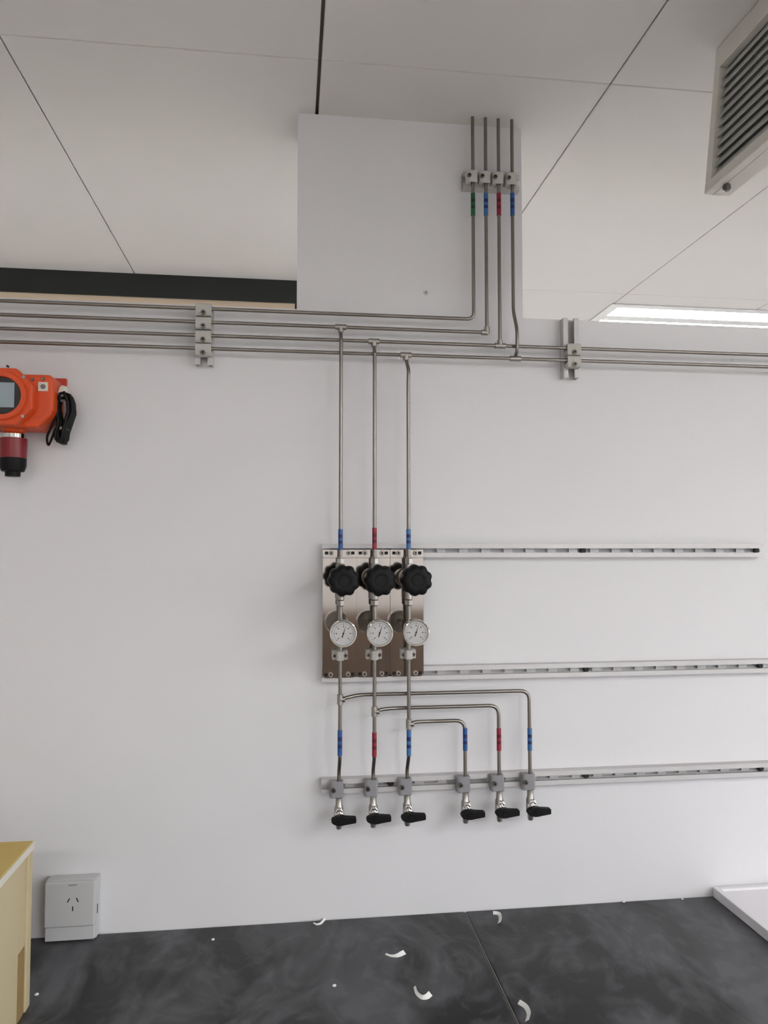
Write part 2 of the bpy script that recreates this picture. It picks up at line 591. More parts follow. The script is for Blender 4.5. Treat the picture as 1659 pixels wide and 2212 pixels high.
def rail(zc_, x0, x1, label, screws):
    t = thing('strut_rail', (x0, 0, zc_), label, 'rail', None)
    mb = MB()
    z0, z1 = zc_ - RH / 2, zc_ + RH / 2
    w = .0022
    mb.box((x0, -RD, z1 - w), (x1, -.0002, z1)).box((x0, -RD, z0), (x1, -.0002, z0 + w))
    mb.box((x0, -RD, z1 - LIP), (x1, -RD + w, z1 - w)).box((x0, -RD, z0 + w), (x1, -RD + w, z0 + LIP))
    mb.box((x0, -RD + w, z1 - LIP), (x1, -RD + .006, z1 - LIP + w)).box((x0, -RD + w, z0 + LIP - w), (x1, -RD + .006, z0 + LIP))
    sh = .0042                                       # slotted web
    mb.box((x0, -.0075, zc_ + sh), (x1, -.0053, z1 - w)).box((x0, -.0075, z0 + w), (x1, -.0053, zc_ - sh))
    x = x0
    first = True
    while x < x1:
        e = min(x + .020, x1)
        mb.box((x, -.0075, zc_ - sh), (e, -.0053, zc_ + sh))
        x += .05
    mb.build('channel', M['rail'], t)
    for sx in screws:
        place(SCREW, 'screw', (sx, -.0075, zc_), t)
    return t


x0r = X(696, 1190, -RD)
zr1 = P(930, 1189.3, -RD).z
zr2 = (P(1300, 1443.5, -RD).z + P(950, 1456.5, -RD).z) / 2
zr3 = P(1200, 1680.5, -RD).z
rail(zr1, x0r, X(1650, 1186, -RD), 'long slotted strut rail at the tops of the steel plates',
     [X(p, 1188, 0) for p in (1255, 1628)])
rail(zr2, x0r, X(1659, 1440, -RD) + .25, 'long slotted strut rail at the bottoms of the steel plates',
     [X(p, 1443, 0) for p in (1262, 1636)])
rail(zr3, x0r, X(1659, 1660, -RD) + .25, 'lowest slotted strut rail carrying the six valves',
     [X(p, 1680, 0) for p in (842, 1262, 1638)])

# ------------------------------------------------------------------ pipe work
PR = .0039
YM, YD = -.032, -.046          # standing-off of the mains and of the drops in front of them


def tape(parent, p, q, kind):
    base, dark = {'blue': ('t_blue', 't_navy'), 'light': ('t_blue2', 't_navy'), 'red': ('t_red', 't_dred'), 'green': ('t_green', 't_dgreen')}[kind]
    p, q = Vector(p), Vector(q)
    L = (q - p).length
    cuts = [0, .26, .42, .56, .70, 1.0]
    a = (q - p).normalized()
    rs = [[p + a * (L * c) + Vector((math.cos(2 * PI * k / 16), math.sin(2 * PI * k / 16), 0)) * (PR + .0010) for k in range(16)] for c in cuts]
    mb = MB()
    mb.rings(rs, 0, True, mis=lambda k, i: 1 if k in (1, 3) and 9 <= i <= 14 else 0)
    o = mb.build('marking_tape', [M[base], M[dark]], parent)
    o['label'] = {'blue': 'blue', 'light': 'light blue', 'red': 'red', 'green': 'green'}[kind] + ' marking tape with dark print'
    return o


def fitting(parent, c, legs, name='tee_fitting', r=.0062, L=.012):
    """welded fitting: a short sleeve along each leg and a ball in the middle"""
    mb = MB()
    c = Vector(c)
    for l in legs:
        l = Vector(l)
        mb.cyl(c, c + l * L, r, 14)
    mb.lathe([(-.0062, .001), (-.0045, .0045), (0, .0064), (.0045, .0045), (.0062, .001)], c, (0, 0, 1), 14)
    return mb.build(name, M['steel_d'], parent)


def run(parent, pts, rad=.018, name='tube'):
    return MB().tube(fillet(pts, rad), PR, 12).build(name, M['steel'], parent)


# regulator plates first (their axes give the drop positions)
xc = [X(p, 1325, -.0225) for p in (733.5, 806.2, 879.0)]
ztp, zbp = Z(806, 1187, -.0225), Z(806, 1463, -.0225)
xd = xc
zin = Z(810, 1206, YD)
zclamp = Z(810, 1415, YD)

zm = {}                                         # heights of the four mains
for k, (pa, pb) in {'green': ((1000, 684), (0, 654.5)), 'blue': ((1045, 712), (0, 686)), 'red': ((1400, 753), (0, 715)), 'blue2': ((1400, 780), (0, 743))}.items():
    zm[k] = (P(*pa, YM).z + P(*pb, YM).z) / 2
print('mains', {k: (round(P(0, 655, YM).z, 4)) for k in zm}, zm)
xlft = X(0, 700, YM) - .35
xrgt = X(1659, 780, YM) + .35
xr = [X(p, 560, YM) for p in (1022.5, 1050.5, 1078.5, 1108.0)]
ZT = ZC

# green line
t = thing('gas_pipe', (xr[0], 0, ZC), 'steel gas pipe with green tape, topmost of the four wall pipes', 'pipe')
run(t, [(xr[0], YM, ZT), (xr[0], YM, zm['green']), (xlft, YM, zm['green'])], .016)
tape(t, (xr[0], YM, Z(1022, 418, YM)), (xr[0], YM, Z(1022, 466, YM)), 'green')
# first blue line with its drop
t = thing('gas_pipe', (xr[1], 0, ZC), 'blue-taped steel gas pipe second from left, feeding the leftmost regulator', 'pipe')
z = zm['blue']
run(t, [(xr[1], YM, ZT), (xr[1], YM, z)], name='riser_tube')
run(t, [(xr[1], YM, z), (xlft, YM, z)], name='main_tube')
fitting(t, (xr[1], YM, z), [(0, 0, 1), (-1, 0, 0)], 'elbow_fitting')
run(t, [(xd[0], YM, z), (xd[0], YM, z - .010), (xd[0], YD, z - .026), (xd[0], YD, zin)], .008, 'drop_tube')
fitting(t, (xd[0], YM, z), [(1, 0, 0), (-1, 0, 0), (0, 0, -1)])
tape(t, (xr[1], YM, Z(1050, 418, YM)), (xr[1], YM, Z(1050, 466, YM)), 'light')
tape(t, (xd[0], YD, Z(735, 1143, YD)), (xd[0], YD, Z(735, 1188, YD)), 'blue')
# red line
t = thing('gas_pipe', (xr[2], 0, ZC), 'red-taped steel gas pipe feeding the middle regulator', 'pipe')
z = zm['red']
run(t, [(xr[2], YM, ZT), (xr[2], YM, z)], name='riser_tube')
run(t, [(xrgt, YM, z), (xlft, YM, z)], name='main_tube')
fitting(t, (xr[2], YM, z), [(0, 0, 1), (-1, 0, 0), (1, 0, 0)])
run(t, [(xd[1], YM, z), (xd[1], YM, z - .010), (xd[1], YD, z - .024), (xd[1], YD, zin)], .007, 'drop_tube')
fitting(t, (xd[1], YM, z), [(1, 0, 0), (-1, 0, 0), (0, 0, -1)])
tape(t, (xr[2], YM, Z(1078, 418, YM)), (xr[2], YM, Z(1078, 466, YM)), 'red')
tape(t, (xd[1], YD, Z(810, 1140, YD)), (xd[1], YD, Z(810, 1187, YD)), 'red')
# second blue line, kinked in front of the red one
t = thing('gas_pipe', (xr[3], 0, ZC), 'blue-taped steel gas pipe with a kinked riser, lowest of the wall pipes', 'pipe')
z = zm['blue2']
xk = X(1117, 720, YD)
run(t, [(xr[3], YM, ZT), (xr[3], YM, Z(1108, 672, YM)), (xk, YD, Z(1117, 712, YD)), (xk, YD, z + .016), (xk, YM, z + .004), (xk, YM, z)], .012, 'riser_tube')
run(t, [(xrgt, YM, z), (xlft, YM, z)], name='main_tube')
fitting(t, (xk, YM, z), [(-1, 0, 0), (1, 0, 0)])
run(t, [(xd[2] - .003, YM, z), (xd[2] - .003, YM, z - .008), (xd[2] + .001, YD, z - .036), (xd[2], YD, z - .06), (xd[2], YD, zin)], .008, 'drop_tube')
fitting(t, (xd[2] - .003, YM, z), [(1, 0, 0), (-1, 0, 0), (0, 0, -1)])
tape(t, (xr[3], YM, Z(1108, 418, YM)), (xr[3], YM, Z(1108, 466, YM)), 'blue')
tape(t, (xd[2], YD, Z(882, 1143, YD)), (xd[2], YD, Z(882, 1187, YD)), 'light')

# ------------------------------------------------------------------ clamps and brackets
def clamp_mesh(foot, hole=.0048, w_top=.0190):
    """u across the pipe (bolt on +u), v along the pipe, w off the channel front"""
    q = .0155
    poly = [(-.0095, 0), (-hole, 0), (-hole, q), (hole, q), (hole, 0), (foot, 0), (foot, w_top - .004), (foot - .0018, w_top - .0015),
            (foot - .006, w_top), (-.0075, w_top), (-.0095, w_top - .003)]
    return poly


def clamp(parent, c, along, boltdir, length, material, foot=.019):
    """c = pipe axis point on the channel front plane; along = 'x' or 'z' pipe direction; boltdir = +-1"""
    c = Vector(c)
    ub = (foot + .0048) / 2
    rb = min(.0052, (foot - .0048) / 2 - .0004)
    if along == 'x':
        fn = lambda u, v, w: (c.x + w, c.y - v, c.z + u * boltdir)
        bp = c + Vector((0, 0, ub * boltdir))
    else:
        fn = lambda u, v, w: (c.x + u * boltdir, c.y - v, c.z + w)
        bp = c + Vector((ub * boltdir, 0, 0))
    o = MB().prism(clamp_mesh(foot), fn, -length / 2, length / 2).build('clamp', material, parent, bevel=.0012, segs=1)
    mb = MB()
    b0 = Vector((bp.x, c.y - .0182, bp.z))
    mb.lathe([(0, rb), (.0035, rb), (.0042, rb * .85)], b0, (0, -1, 0), 12)
    mb.lathe([(.0040, rb * .55), (.0046, rb * .55)], b0, (0, -1, 0), 6, mi=1)
    mb.build('bolt', [M['boltm'], M['dark']], o)
    return o


def bracket(c, vertical, half, label, pipes, boltdir, span, length):
    """short strut with clamps. c = centre of the strut on the wall"""
    c = Vector(c)
    t = thing('pipe_bracket', c, label, 'bracket', None)
    hw, lip, w = span / 2, .0105, .0022
    sec = [((-hw, 0), (hw, .0025)), ((-hw, .0025), (-hw + w, RD)), ((hw - w, .0025), (hw, RD)),
           ((-hw + w, RD - w), (-hw + lip, RD)), ((hw - lip, RD - w), (hw - w, RD)),
           ((-hw + lip - w, RD - .0065), (-hw + lip, RD - w)), ((hw - lip, RD - .0065), (hw - lip + w, RD - w))]
    mb = MB()
    for a, b in sec:
        if vertical:
            mb.box((c.x + a[0], -a[1] - .0002, c.z - half), (c.x + b[0], -b[1], c.z + half))
        else:
            mb.box((c.x - half, -a[1] - .0002, c.z + a[0]), (c.x + half, -b[1], c.z + b[0]))
    mb.build('channel', M['rail'], t)
    for p in pipes:
        if vertical: clamp(t, (c.x, -RD, p), 'x', boltdir, length, M['clampm'], .0162)
        else: clamp(t, (p, -RD, c.z), 'z', boltdir, length, M['clampm'], .0155)
    return t


xb1 = X(441, 730, -RD)
zt, zl = Z(441, 662, -RD), Z(441, 788, -RD)
bracket((xb1, 0, (zt + zl) / 2), True, (zt - zl) / 2, 'vertical strut bracket with four clamps holding pipes, on the left wall area',
        [zm['green'], zm['blue'], zm['red'], zm['blue2']], -1, .036, .033)
xb2 = X(1234, 750, -RD)
zt, zl = ztop - .002, Z(1234, 816, -RD)
bracket((xb2, 0, (zt + zl) / 2), True, (zt - zl) / 2, 'vertical strut bracket with two clamps, near the ceiling light on the right',
        [zm['red'], zm['blue2']], -1, .036, .032)
xa0, xa1 = X(1001, 392, -RD), X(1122, 392, -RD)
bracket(((xa0 + xa1) / 2, 0, Z(1060, 391, -RD)), False, (xa1 - xa0) / 2, 'horizontal strut bracket with four clamps across the pillar pipes',
        xr, -1, .036, .027)

# ------------------------------------------------------------------ regulator stations
def regulator():
    x, zc_ = xc[0], (ztp + zbp) / 2
    t = thing('gas_regulator', (x, 0, zc_), '', 'regulator', 'gas regulators on the steel plates')
    hw = .0362
    yp = -RD - .0018
    mb = MB()
    hh = (ztp - zbp) / 2
    c = .006
    mb.prism([(-hw, -hh + c), (-hw + c, -hh), (hw - c, -hh), (hw, -hh + c), (hw, hh), (-hw, hh)],
             lambda u, v, w: (x + u, w, zc_ + v), -RD, yp)
    mb.box((x - hw, yp - .0012, ztp - .0185), (x + hw, yp, ztp - .0165))
    mb.build('steel_plate', M['mirror'], t, bevel=.0005, segs=1)
    for sx in (-.0185, .0185):
        for zz in (ztp - .0075, zbp + .0075):
            mb = MB()
            mb.lathe([(0, .0052), (.0035, .0052), (.0046, .0040)], (x + sx, yp, zz), (0, -1, 0), 12)
            mb.lathe([(.0042, .0024), (.0049, .0024)], (x + sx, yp, zz), (0, -1, 0), 6, mi=1)
            mb.box((x + sx - (.013 if sx < 0 else -.006), yp - .0004, zz - .0032), (x + sx - (.006 if sx < 0 else -.013), yp + .0001, zz + .0032), 1)
            mb.build('bolt', [M['steel_d'], M['dark']], t)
    # inlet fitting
    mb = MB()
    z0 = zin
    mb.lathe([(0, .0050), (.004, .0062), (.005, .0085), (.015, .0085), (.016, .0066), (.030, .0066)], (x, YD, z0 + .004), (0, 0, -1), 6, smooth=False)
    mb.build('inlet_fitting', M['steel_d'], t)
    # body and bonnet
    zk = Z(806, 1249.5, YD)
    mb = MB()
    mb.lathe([(0, .017), (.020, .017), (.022, .0215), (.034, .0215), (.036, .0195), (.078, .0180), (.090, .013), (.098, .009)], (x, yp, zk), (0, -1, 0), 28)
    mb.cyl((x, YD, zk - .012), (x, YD, zk - .044), .0085, 16)
    mb.cyl((x, YD, zk + .012), (x, YD, zk + .030), .0075, 16)
    mb.build('regulator_body', M['steel_d'], t)
    # scalloped hand knob
    mb = MB()
    lob = lambda th: 1 - .10 * (0.5 - 0.5 * math.cos(9 * th)) ** 1.5
    yk = yp - .096
    mb.lathe([(0, .013), (.002, .024), (.005, .0295), (.012, .0318), (.030, .0318), (.036, .030), (.040, .026), (.042, .018), (.0405, .012)],
             (x, yk, zk), (0, -1, 0), 72, lob=lob)
    k = mb.build('hand_knob', M['black'], t)
    mb = MB()
    mb.lathe([(0, .0115), (.0014, .0110)], (x, yk - .0405, zk), (0, -1, 0), 24)
    mb.build('knob_cap', M['black'], k)
    # tube from body down to the clamp
    zg = Z(806, 1356.5, YD)
    mb = MB()
    mb.cyl((x, YD, zk - .042), (x, YD, zclamp), .0052, 14)
    mb.lathe([(0, .006), (.002, .0085), (.012, .0085), (.014, .006)], (x, YD, zk - .044), (0, 0, -1), 6, smooth=False)
    mb.cyl((x, YD, zg + .012), (x, YD, zg - .012), .008, 16)
    mb.build('outlet_tube', M['steel'], t)
    # gauge
    yg = -.088
    mb = MB()
    mb.lathe([(0, .0055), (.056, .0055), (.057, .0080), (.070, .0080), (.071, .014), (.074, .0225), (.078, .0235)], (x, YD - .006, zg), (0, -1, 0), 32)
    g = mb.build('gauge', M['steel_d'], t)
    yf = YD - .084
    mb = MB()       # rim
    prof = [(0, .0238), (.001, .0262), (.016, .0266), (.019, .0258), (.0195, .0243), (.0185, .0232), (.014, .0228), (.006, .0228)]
    mb.lathe(prof, (x, yf + .003, zg), (0, -1, 0), 40)
    mb.build('bezel', M['chrome'], g)
    mb = MB()
    yd_ = yf - .0095
    mb.lathe([(0, .0229), (.0008, .0229)], (x, yd_, zg), (0, -1, 0), 36)
    yt = yd_ - .0009
    for i in range(31):                            # printed scale
        a = math.radians(225 - 9 * i)
        r0, r1 = (.0165 if i % 5 == 0 else .0178), .0198
        wd_ = .00045 if i % 5 == 0 else .00022
        ca, sa = math.cos(a), math.sin(a)
        fn = lambda u, v, w: (x + ca * v - sa * u, w, zg + sa * v + ca * u)
        mb.prism([(-wd_, r0), (wd_, r0), (wd_, r1), (-wd_, r1)], fn, yt, yt - .0002, 1)
    for i in range(7):                             # figures too small to read
        a = math.radians(225 - 45 * i)
        cx, cz = x + math.cos(a) * .0135, zg + math.sin(a) * .0135
        mb.box((cx - .0011, yt, cz - .0009), (cx + .0011, yt - .0002, cz + .0009), 1)
    mb.build('dial', [M['dial'], M['ink']], g)
    mb = MB()
    a = math.radians(72)
    ca, sa = math.cos(a), math.sin(a)
    fn = lambda u, v, w: (x + ca * v - sa * u, w, zg + sa * v + ca * u)
    mb.prism([(-.0009, -.008), (.0009, -.008), (.0006, .004), (.0001, .0165), (-.0001, .0165), (-.0006, .004)], fn, yt - .0012, yt - .0018)
    mb.lathe([(0, .0016), (.0026, .0014)], (x, yt, zg), (0, -1, 0), 12)
    mb.build('needle', M['ink'], g)
    mb = MB()
    mb.lathe([(0, .0229), (.001, .0229)], (x, yf - .0135, zg), (0, -1, 0), 36)
    mb.build('gauge_glass', M['glass'], g)
    # saddle clamp
    mb = MB()
    zl_ = .0098
    mb.prism([(-.0165, 0), (.0165, 0), (.0165, .016), (.0085, .016), (.0075, .0285), (.004, .031), (-.004, .031), (-.0075, .0285), (-.0085, .016), (-.0165, .016)],
             lambda u, v, w: (x + u, yp - v, zclamp + w), -zl_, zl_)
    cl = mb.build('saddle_clamp', M['clampm'], t, bevel=.001, segs=1)
    for sx in (-.0115, .0115):
        mb = MB()
        mb.lathe([(0, .0044), (.004, .0044), (.005, .0034)], (x + sx, yp - .0155, zclamp - .001), (0, -1, 0), 12)
        mb.lathe([(.0046, .002), (.0053, .002)], (x + sx, yp - .0155, zclamp - .001), (0, -1, 0), 6, mi=1)
        mb.build('bolt', [M['chrome'], M['dark']], cl)
    return t


r0 = regulator()
for i, lab in enumerate(('left of three gas regulators with black knob and dial, under the leftmost blue-taped drop pipe',
                         'middle of three gas regulators with black knob and dial, under the red-taped drop pipe',
                         'right of three gas regulators with black knob and dial, next to the bare rails')):
    o = r0 if i == 0 else copy_tree(r0)
    o.location = (xc[i], 0, r0.location.z)
    o['label'] = lab

# ------------------------------------------------------------------ outlet pipes and valves
YV = YM - .001
zv = Z(900, 1704, YV)                            # height of clamp centres on the lowest rail
zclo = zr3 - .001
outs = [  # drop index, tee y, branch kink, horizontal y, valve x, tape kinds
    (0, 1511, 1497.0, 1144.0, 'blue', 'light', 'leftmost'),
    (1, 1537, 1527.5, 1077.5, 'red', 'red', 'middle'),
    (2, 1564, 1558.0, 1004.5, 'light', 'blue', 'right')]
xv = [X(732, 1705, YV), X(806, 1705, YV), X(879.5, 1705, YV)]
xw = []
zsl = zr3 + .004
for k, ty, hy, vx, ta, tb, w in outs:
    x = xc[k]
    zt_ = Z(735 + 73 * k, ty, YD)
    zh = Z((735 + 73 * k + vx) / 2, hy, YM)
    xe = X(vx, 1600, YM)
    xw.append(xe)
    t = thing('outlet_pipe', (x, 0, zclamp), {'blue': 'steel outlet pipe with blue tapes and the longest side branch, below the left regulator',
                                              'red': 'steel outlet pipe with red tapes and a side branch, below the middle regulator',
                                              'light': 'steel outlet pipe with blue tapes and the shortest side branch, below the right regulator'}[ta], 'pipe')
    zj = Z(810, 1648, YD)
    run(t, [(x, YD, zclamp - .010), (x, YD, zj + .012), (xv[k], YV, zj - .018), (xv[k], YV, zsl - .018)], .010, 'down_tube')
    run(t, [(x, YD, zt_), (x + .016, YD + .004, zt_ + .003), (x + .042, YM + .001, zh), (xe, YM + .001, zh), (xe, YV, zsl - .018)], .021, 'branch_tube')
    fitting(t, (x, YD, zt_), [(0, 0, 1), (0, 0, -1), (1, 0, 0)], L=.010)
    pc = 735 + 73 * k
    za, zb_ = (1577, 1632) if k != 1 else (1582, 1634)
    tape(t, (x, YD, Z(pc, za, YD)), (x, YD, Z(pc, zb_, YD)), ta)
    tape(t, (xe, YV, Z(vx, 1573, YV)), (xe, YV, Z(vx, 1621, YV)), tb)


def valve():
    t = thing('ball_valve', (0, 0, zclo), '', 'valve', 'gas valves on the lowest rail')
    c = clamp(t, (0, -RD, zclo), 'z', -1, .034, M['clampd'])
    z0 = zclo - .0172
    mb = MB()
    mb.lathe([(0, .0070), (.016, .0070), (.018, .0085), (.022, .0092), (.046, .0092), (.049, .0075), (.052, .0062), (.060, .0062), (.064, .0050)],
             (0, YV, z0), (0, 0, -1), 18)
    mb.build('valve_body', M['steel_d'], t)
    zs = z0 - .032
    mb = MB()
    mb.lathe([(0, .0085), (.008, .0085), (.009, .0070), (.020, .0070)], (0, YV - .006, zs), (0, -1, 0), 14)
    mb.lathe([(0, .0072), (.006, .0072), (.0065, .006)], (0, YV - .012, zs + .009), (0, -1, 0), 6, smooth=False)
    mb.build('stem_nut', M['chrome'], t)
    mb = MB()
    out = [(-.0175, .0008), (-.0155, .0048), (-.010, .0066), (-.006, .0088), (0, .0102), (.006, .0092), (.012, .0076), (.032, .0058), (.0335, .0045),
           (.0335, -.0045), (.032, -.0055), (.012, -.0082), (.005, -.0096), (-.002, -.0096), (-.008, -.0082), (-.013, -.0062), (-.0168, -.0028)]
    zh = zs - .004
    mb.prism(out, lambda u, v, w: (u, w, zh + v), YV - .024, YV - .037)
    h = mb.build('lever_handle', M['black'], t, bevel=.0018, segs=2)
    mb = MB()
    mb.lathe([(0, .0042), (.0012, .0038)], (0, YV - .037, zh), (0, -1, 0), 12)
    mb.build('handle_screw', M['black'], h)
    return t


v0 = valve()
vx_all = xv + sorted(xw)
ordn = ['leftmost of six black-levered valves, ending the blue-taped outlet pipe', 'second valve from the left, ending the straight red-taped outlet pipe',
        'third valve from the left, below the right regulator', 'fourth valve from the left, on the shortest side branch',
        'fifth valve from the left, on the red-taped side branch', 'rightmost of six black-levered valves, on the longest side branch']
for i, vx in enumerate(vx_all):
    o = v0 if i == 0 else copy_tree(v0)
    o.location = (vx, 0, zclo)
    o['label'] = ordn[i]

# ------------------------------------------------------------------ gas detector (cropped by the left edge)
YB_ = -.012
ax = X(28.5, 985, -.045)
zc_ = Z(20, 866, -.06)
t = thing('gas_detector', (ax, 0, zc_), 'orange gas detector with round window and dark red sensor at the left edge', 'gas detector')
mb = MB()
mb.box((ax - .085, -.008, zc_ + .042), (ax + .088, -.0002, zc_ + .060))
mb.box((ax - .050, -.012, zc_ - .045), (ax + .050, -.0002, zc_ + .042))
mb.build('mounting_plate', M['orange2'], t, bevel=.002, segs=1)
mb = MB()
b = .014
poly = [(-.082, -.028), (-.060, -.056), (.056, -.056), (.080, -.032), (.086, -.020), (.086, .040), (.078, .050), (-.072, .050), (-.082, .040)]
mb.prism(poly, lambda u, v, w: (ax + u, w, zc_ + v), -.012, -.084)
mb.lathe([(0, .030), (.020, .018)], (ax, -.045, zc_ - .045), (0, 0, -1), 20)
mb.build('body', M['orange'], t, bevel=.007, segs=3)
mb = MB()
oc = lambda r: [(r * math.cos(PI / 8 + PI / 4 * k), r * math.sin(PI / 8 + PI / 4 * k)) for k in range(8)]
mb.prism(oc(.060), lambda u, v, w: (ax + u, w, zc_ + v), -.082, -.108)
cv = mb.build('front_cover', M['orange'], t, bevel=.004, segs=2)
mb = MB()
mb.lathe([(0, .048), (.010, .046), (.010, .037), (.0005, .036)], (ax, -.107, zc_), (0, -1, 0), 36)
mb.build('window_ring', M['orange'], cv)
mb = MB()
mb.lathe([(0, .0355), (.0015, .0355)], (ax, -.1085, zc_), (0, -1, 0), 32)
mb.build('display_mask', M['ink'], cv)
MB().box((ax - .026, -.1108, zc_ - .022), (ax + .0225, -.110, zc_ + .026)).build('display', M['lcd'], cv)
MB().lathe([(0, .0355), (.001, .0355)], (ax, -.1135, zc_), (0, -1, 0), 32).build('window_glass', M['glass'], cv)
for a in (45, 135, 225, 315):
    q = (ax + .054 * math.cos(math.radians(a)), zc_ + .054 * math.sin(math.radians(a)))
    MB().lathe([(0, .0036), (.002, .003)], (q[0], -.1078, q[1]), (0, -1, 0), 10).build('cover_screw', M['steel_d'], cv)
lug = MB()
lug.box((ax + .058, -.084, zc_ + .016), (ax + .076, -.0865, zc_ + .034))
lug.lathe([(0, .005), (.0018, .0045)], (ax + .067, -.0865, zc_ + .025), (0, -1, 0), 10, mi=1)
o = lug.build('earth_label', [M['cream'], M['boltm']], t)
o['label'] = 'small white square with a dark screw'
for q in ((.046, .040), (.066, .042)):
    MB().lathe([(0, .004), (.0025, .003)], (ax + q[0], -.0835, zc_ + q[1] - .001), (0, -1, 0), 10).build('body_screw', M['boltm'], t)
mb = MB()
mb.lathe([(0, .013), (.006, .013), (.007, .017), (.015, .017), (.017, .014), (.020, .010)], (ax + .080, -.040, zc_ + .024), (1, 0, -.3), 16)
mb.build('cable_gland', M['cream'], t)
mb = MB()
zs = Z(28, 943, -.045)
mb.lathe([(0, .0235), (.008, .0235)], (ax, -.045, zs + .004), (0, 0, -1), 24)
mb.build('steel_collar', M['chrome'], t)
zc2 = zs - .0035
hh = Z(28, 990, -.045)
mb = MB()
mb.lathe([(0, .0225), (.001, .0258), (zc2 - hh, .0250)], (ax, -.045, zc2), (0, 0, -1), 28)
sn = mb.build('sensor_housing', M['maroon'], t, bevel=0)
mb = MB()
h2 = Z(28, 1029, -.045)
L = hh - h2
mb.lathe([(0, .0247), (L * .45, .0247), (L * .72, .0212), (L * .74, .0145), (L, .0140)], (ax, -.045, hh - .0003), (0, 0, -1), 24)
mb.build('sensor_cap', M['black'], t)

# cable hank hanging from the gland
g0 = Vector((ax + .0995, -.040, zc_ + .0175))
pts = [g0, g0 + Vector((.006, 0, -.004))]
zt2, zb2 = Z(140, 851, -.04), Z(132, 958, -.04)
hx0 = X(141, 900, -.04)
rr = random.Random(3)
for k in range(9):
    w1, w2 = .0125 + rr.uniform(-.003, .003), .0085 + rr.uniform(-.003, .002)
    ox, oy = rr.uniform(-.003, .003), -.040 + (k - 4) * .0046
    for j in range(14):
        a = PI / 2 + PI * .25 - 2 * PI * j / 14
        zc3, hz = (zt2 + zb2) / 2 + rr.uniform(-.002, .002), (zt2 - zb2) / 2 - rr.uniform(.0, .006)
        sx = math.cos(a); sz = math.sin(a)
        pts.append(Vector((hx0 + ox - (.006 if sz < -.3 else 0) + (w1 if sz > 0 else w2) * math.copysign(abs(sx) ** .7, sx), oy + .0003 * j, zc3 + hz * math.copysign(abs(sz) ** .6, sz))))
cb = MB().tube(pts, .0035, 8).build('coiled_cable', M['rubber'], t)
cb['label'] = 'bundled black power cable'
xt, ztl = X(106, 966, -.04), Z(106, 966, -.04)
xtt, ztt = X(128, 885, -.055), Z(128, 885, -.055)
MB().tube(fillet([(xtt, -.056, ztt), (X(112, 920, -.056), -.056, Z(112, 920, -.056)), (X(100, 945, -.05), -.05, Z(100, 945, -.05)),
                  (xt, -.046, ztl), (X(111, 950, -.05), -.05, Z(111, 950, -.05)), (X(120, 925, -.055), -.055, Z(120, 925, -.055))], .012), .0024, 8).build('cable_end', M['rubber'], cb)
mb = MB()
zz = Z(140, 930, -.04)
mb.lathe([(0, .0135), (.006, .0135)], (hx0 - .005, -.040, zz), (0, 0, 1), 12)
mb.build('cable_tie', M['boltm'], cb)
bmw = MB()
bmw.cyl((X(18, 792, 0), -.0001, Z(18, 792)), (X(18, 792, 0), -.006, Z(18, 792)), .0022, 10)
tag(bmw.build('wall_nail', M['ink']), 'tiny dark nail in the wall above the orange gas detector', 'nail')
pd = P(920, 632)
bmw = MB()
bmw.lathe([(0, .006), (.0008, .0055)], (pd.x, 0, pd.z), (0, -1, 0), 14)
bmw.lathe([(.0007, .0016), (.0012, .0016)], (pd.x, 0, pd.z), (0, -1, 0), 8, mi=1)
tag(bmw.build('wall_plug', [M['plast'], M['ink']]), 'small white wall plug with a dark dot low on the pillar', 'wall plug')

# ------------------------------------------------------------------ wall socket
fy = -.036
sx0, sx1 = X(94, 1960, fy), X(205, 1960, fy)
sz1, sz0 = Z(150, 1906, fy), ZB + .004
t = thing('wall_socket', ((sx0 + sx1) / 2, 0, sz0), 'white surface-mounted three-slot power socket on the lower left wall', 'socket')
MB().box((sx0, fy + .010, sz0), (sx1 + .0015, -.0002, sz1 + .001)).build('back_box', M['plast'], t, bevel=.003)
zp0 = Z(150, 2003, fy)
MB().box((sx0 + .001, fy, zp0), (sx1 - .001, fy + .0105, sz1)).build('face_plate', M['plast'], t, bevel=.0035, segs=3)
MB().box((sx0 + .002, fy + .005, sz0 + .001), (sx1 - .002, fy + .0105, zp0 - .0015)).build('lower_cover', M['plast'], t, bevel=.001, segs=1)


def slot(px, py, ang, w=.0021, h=.009):
    c = P(px, py, fy)
    ca, sa = math.cos(math.radians(ang)), math.sin(math.radians(ang))
    fn = lambda u, v, ww: (c.x + u * ca + v * sa, ww, c.z - u * sa + v * ca)
    MB().prism([(-w / 2, -h / 2), (w / 2, -h / 2), (w / 2, h / 2), (-w / 2, h / 2)], fn, fy + .001, fy - .0002).build('pin_slot', M['dark'], t)


slot(148, 1945, 28); slot(167, 1944, -28); slot(157, 1963, 0)
c = P(157, 1912, fy)
MB().box((c.x - .008, fy + .0005, c.z - .0012), (c.x + .008, fy - .0003, c.z + .0012)).build('indicator_strip', M['clampd'], t)
c = P(209, 1961, -.020)
MB().box((sx1 + .001, -.024, c.z - .009), (sx1 + .0018, -.020, c.z + .009)).build('side_notch', M['dark'], t)

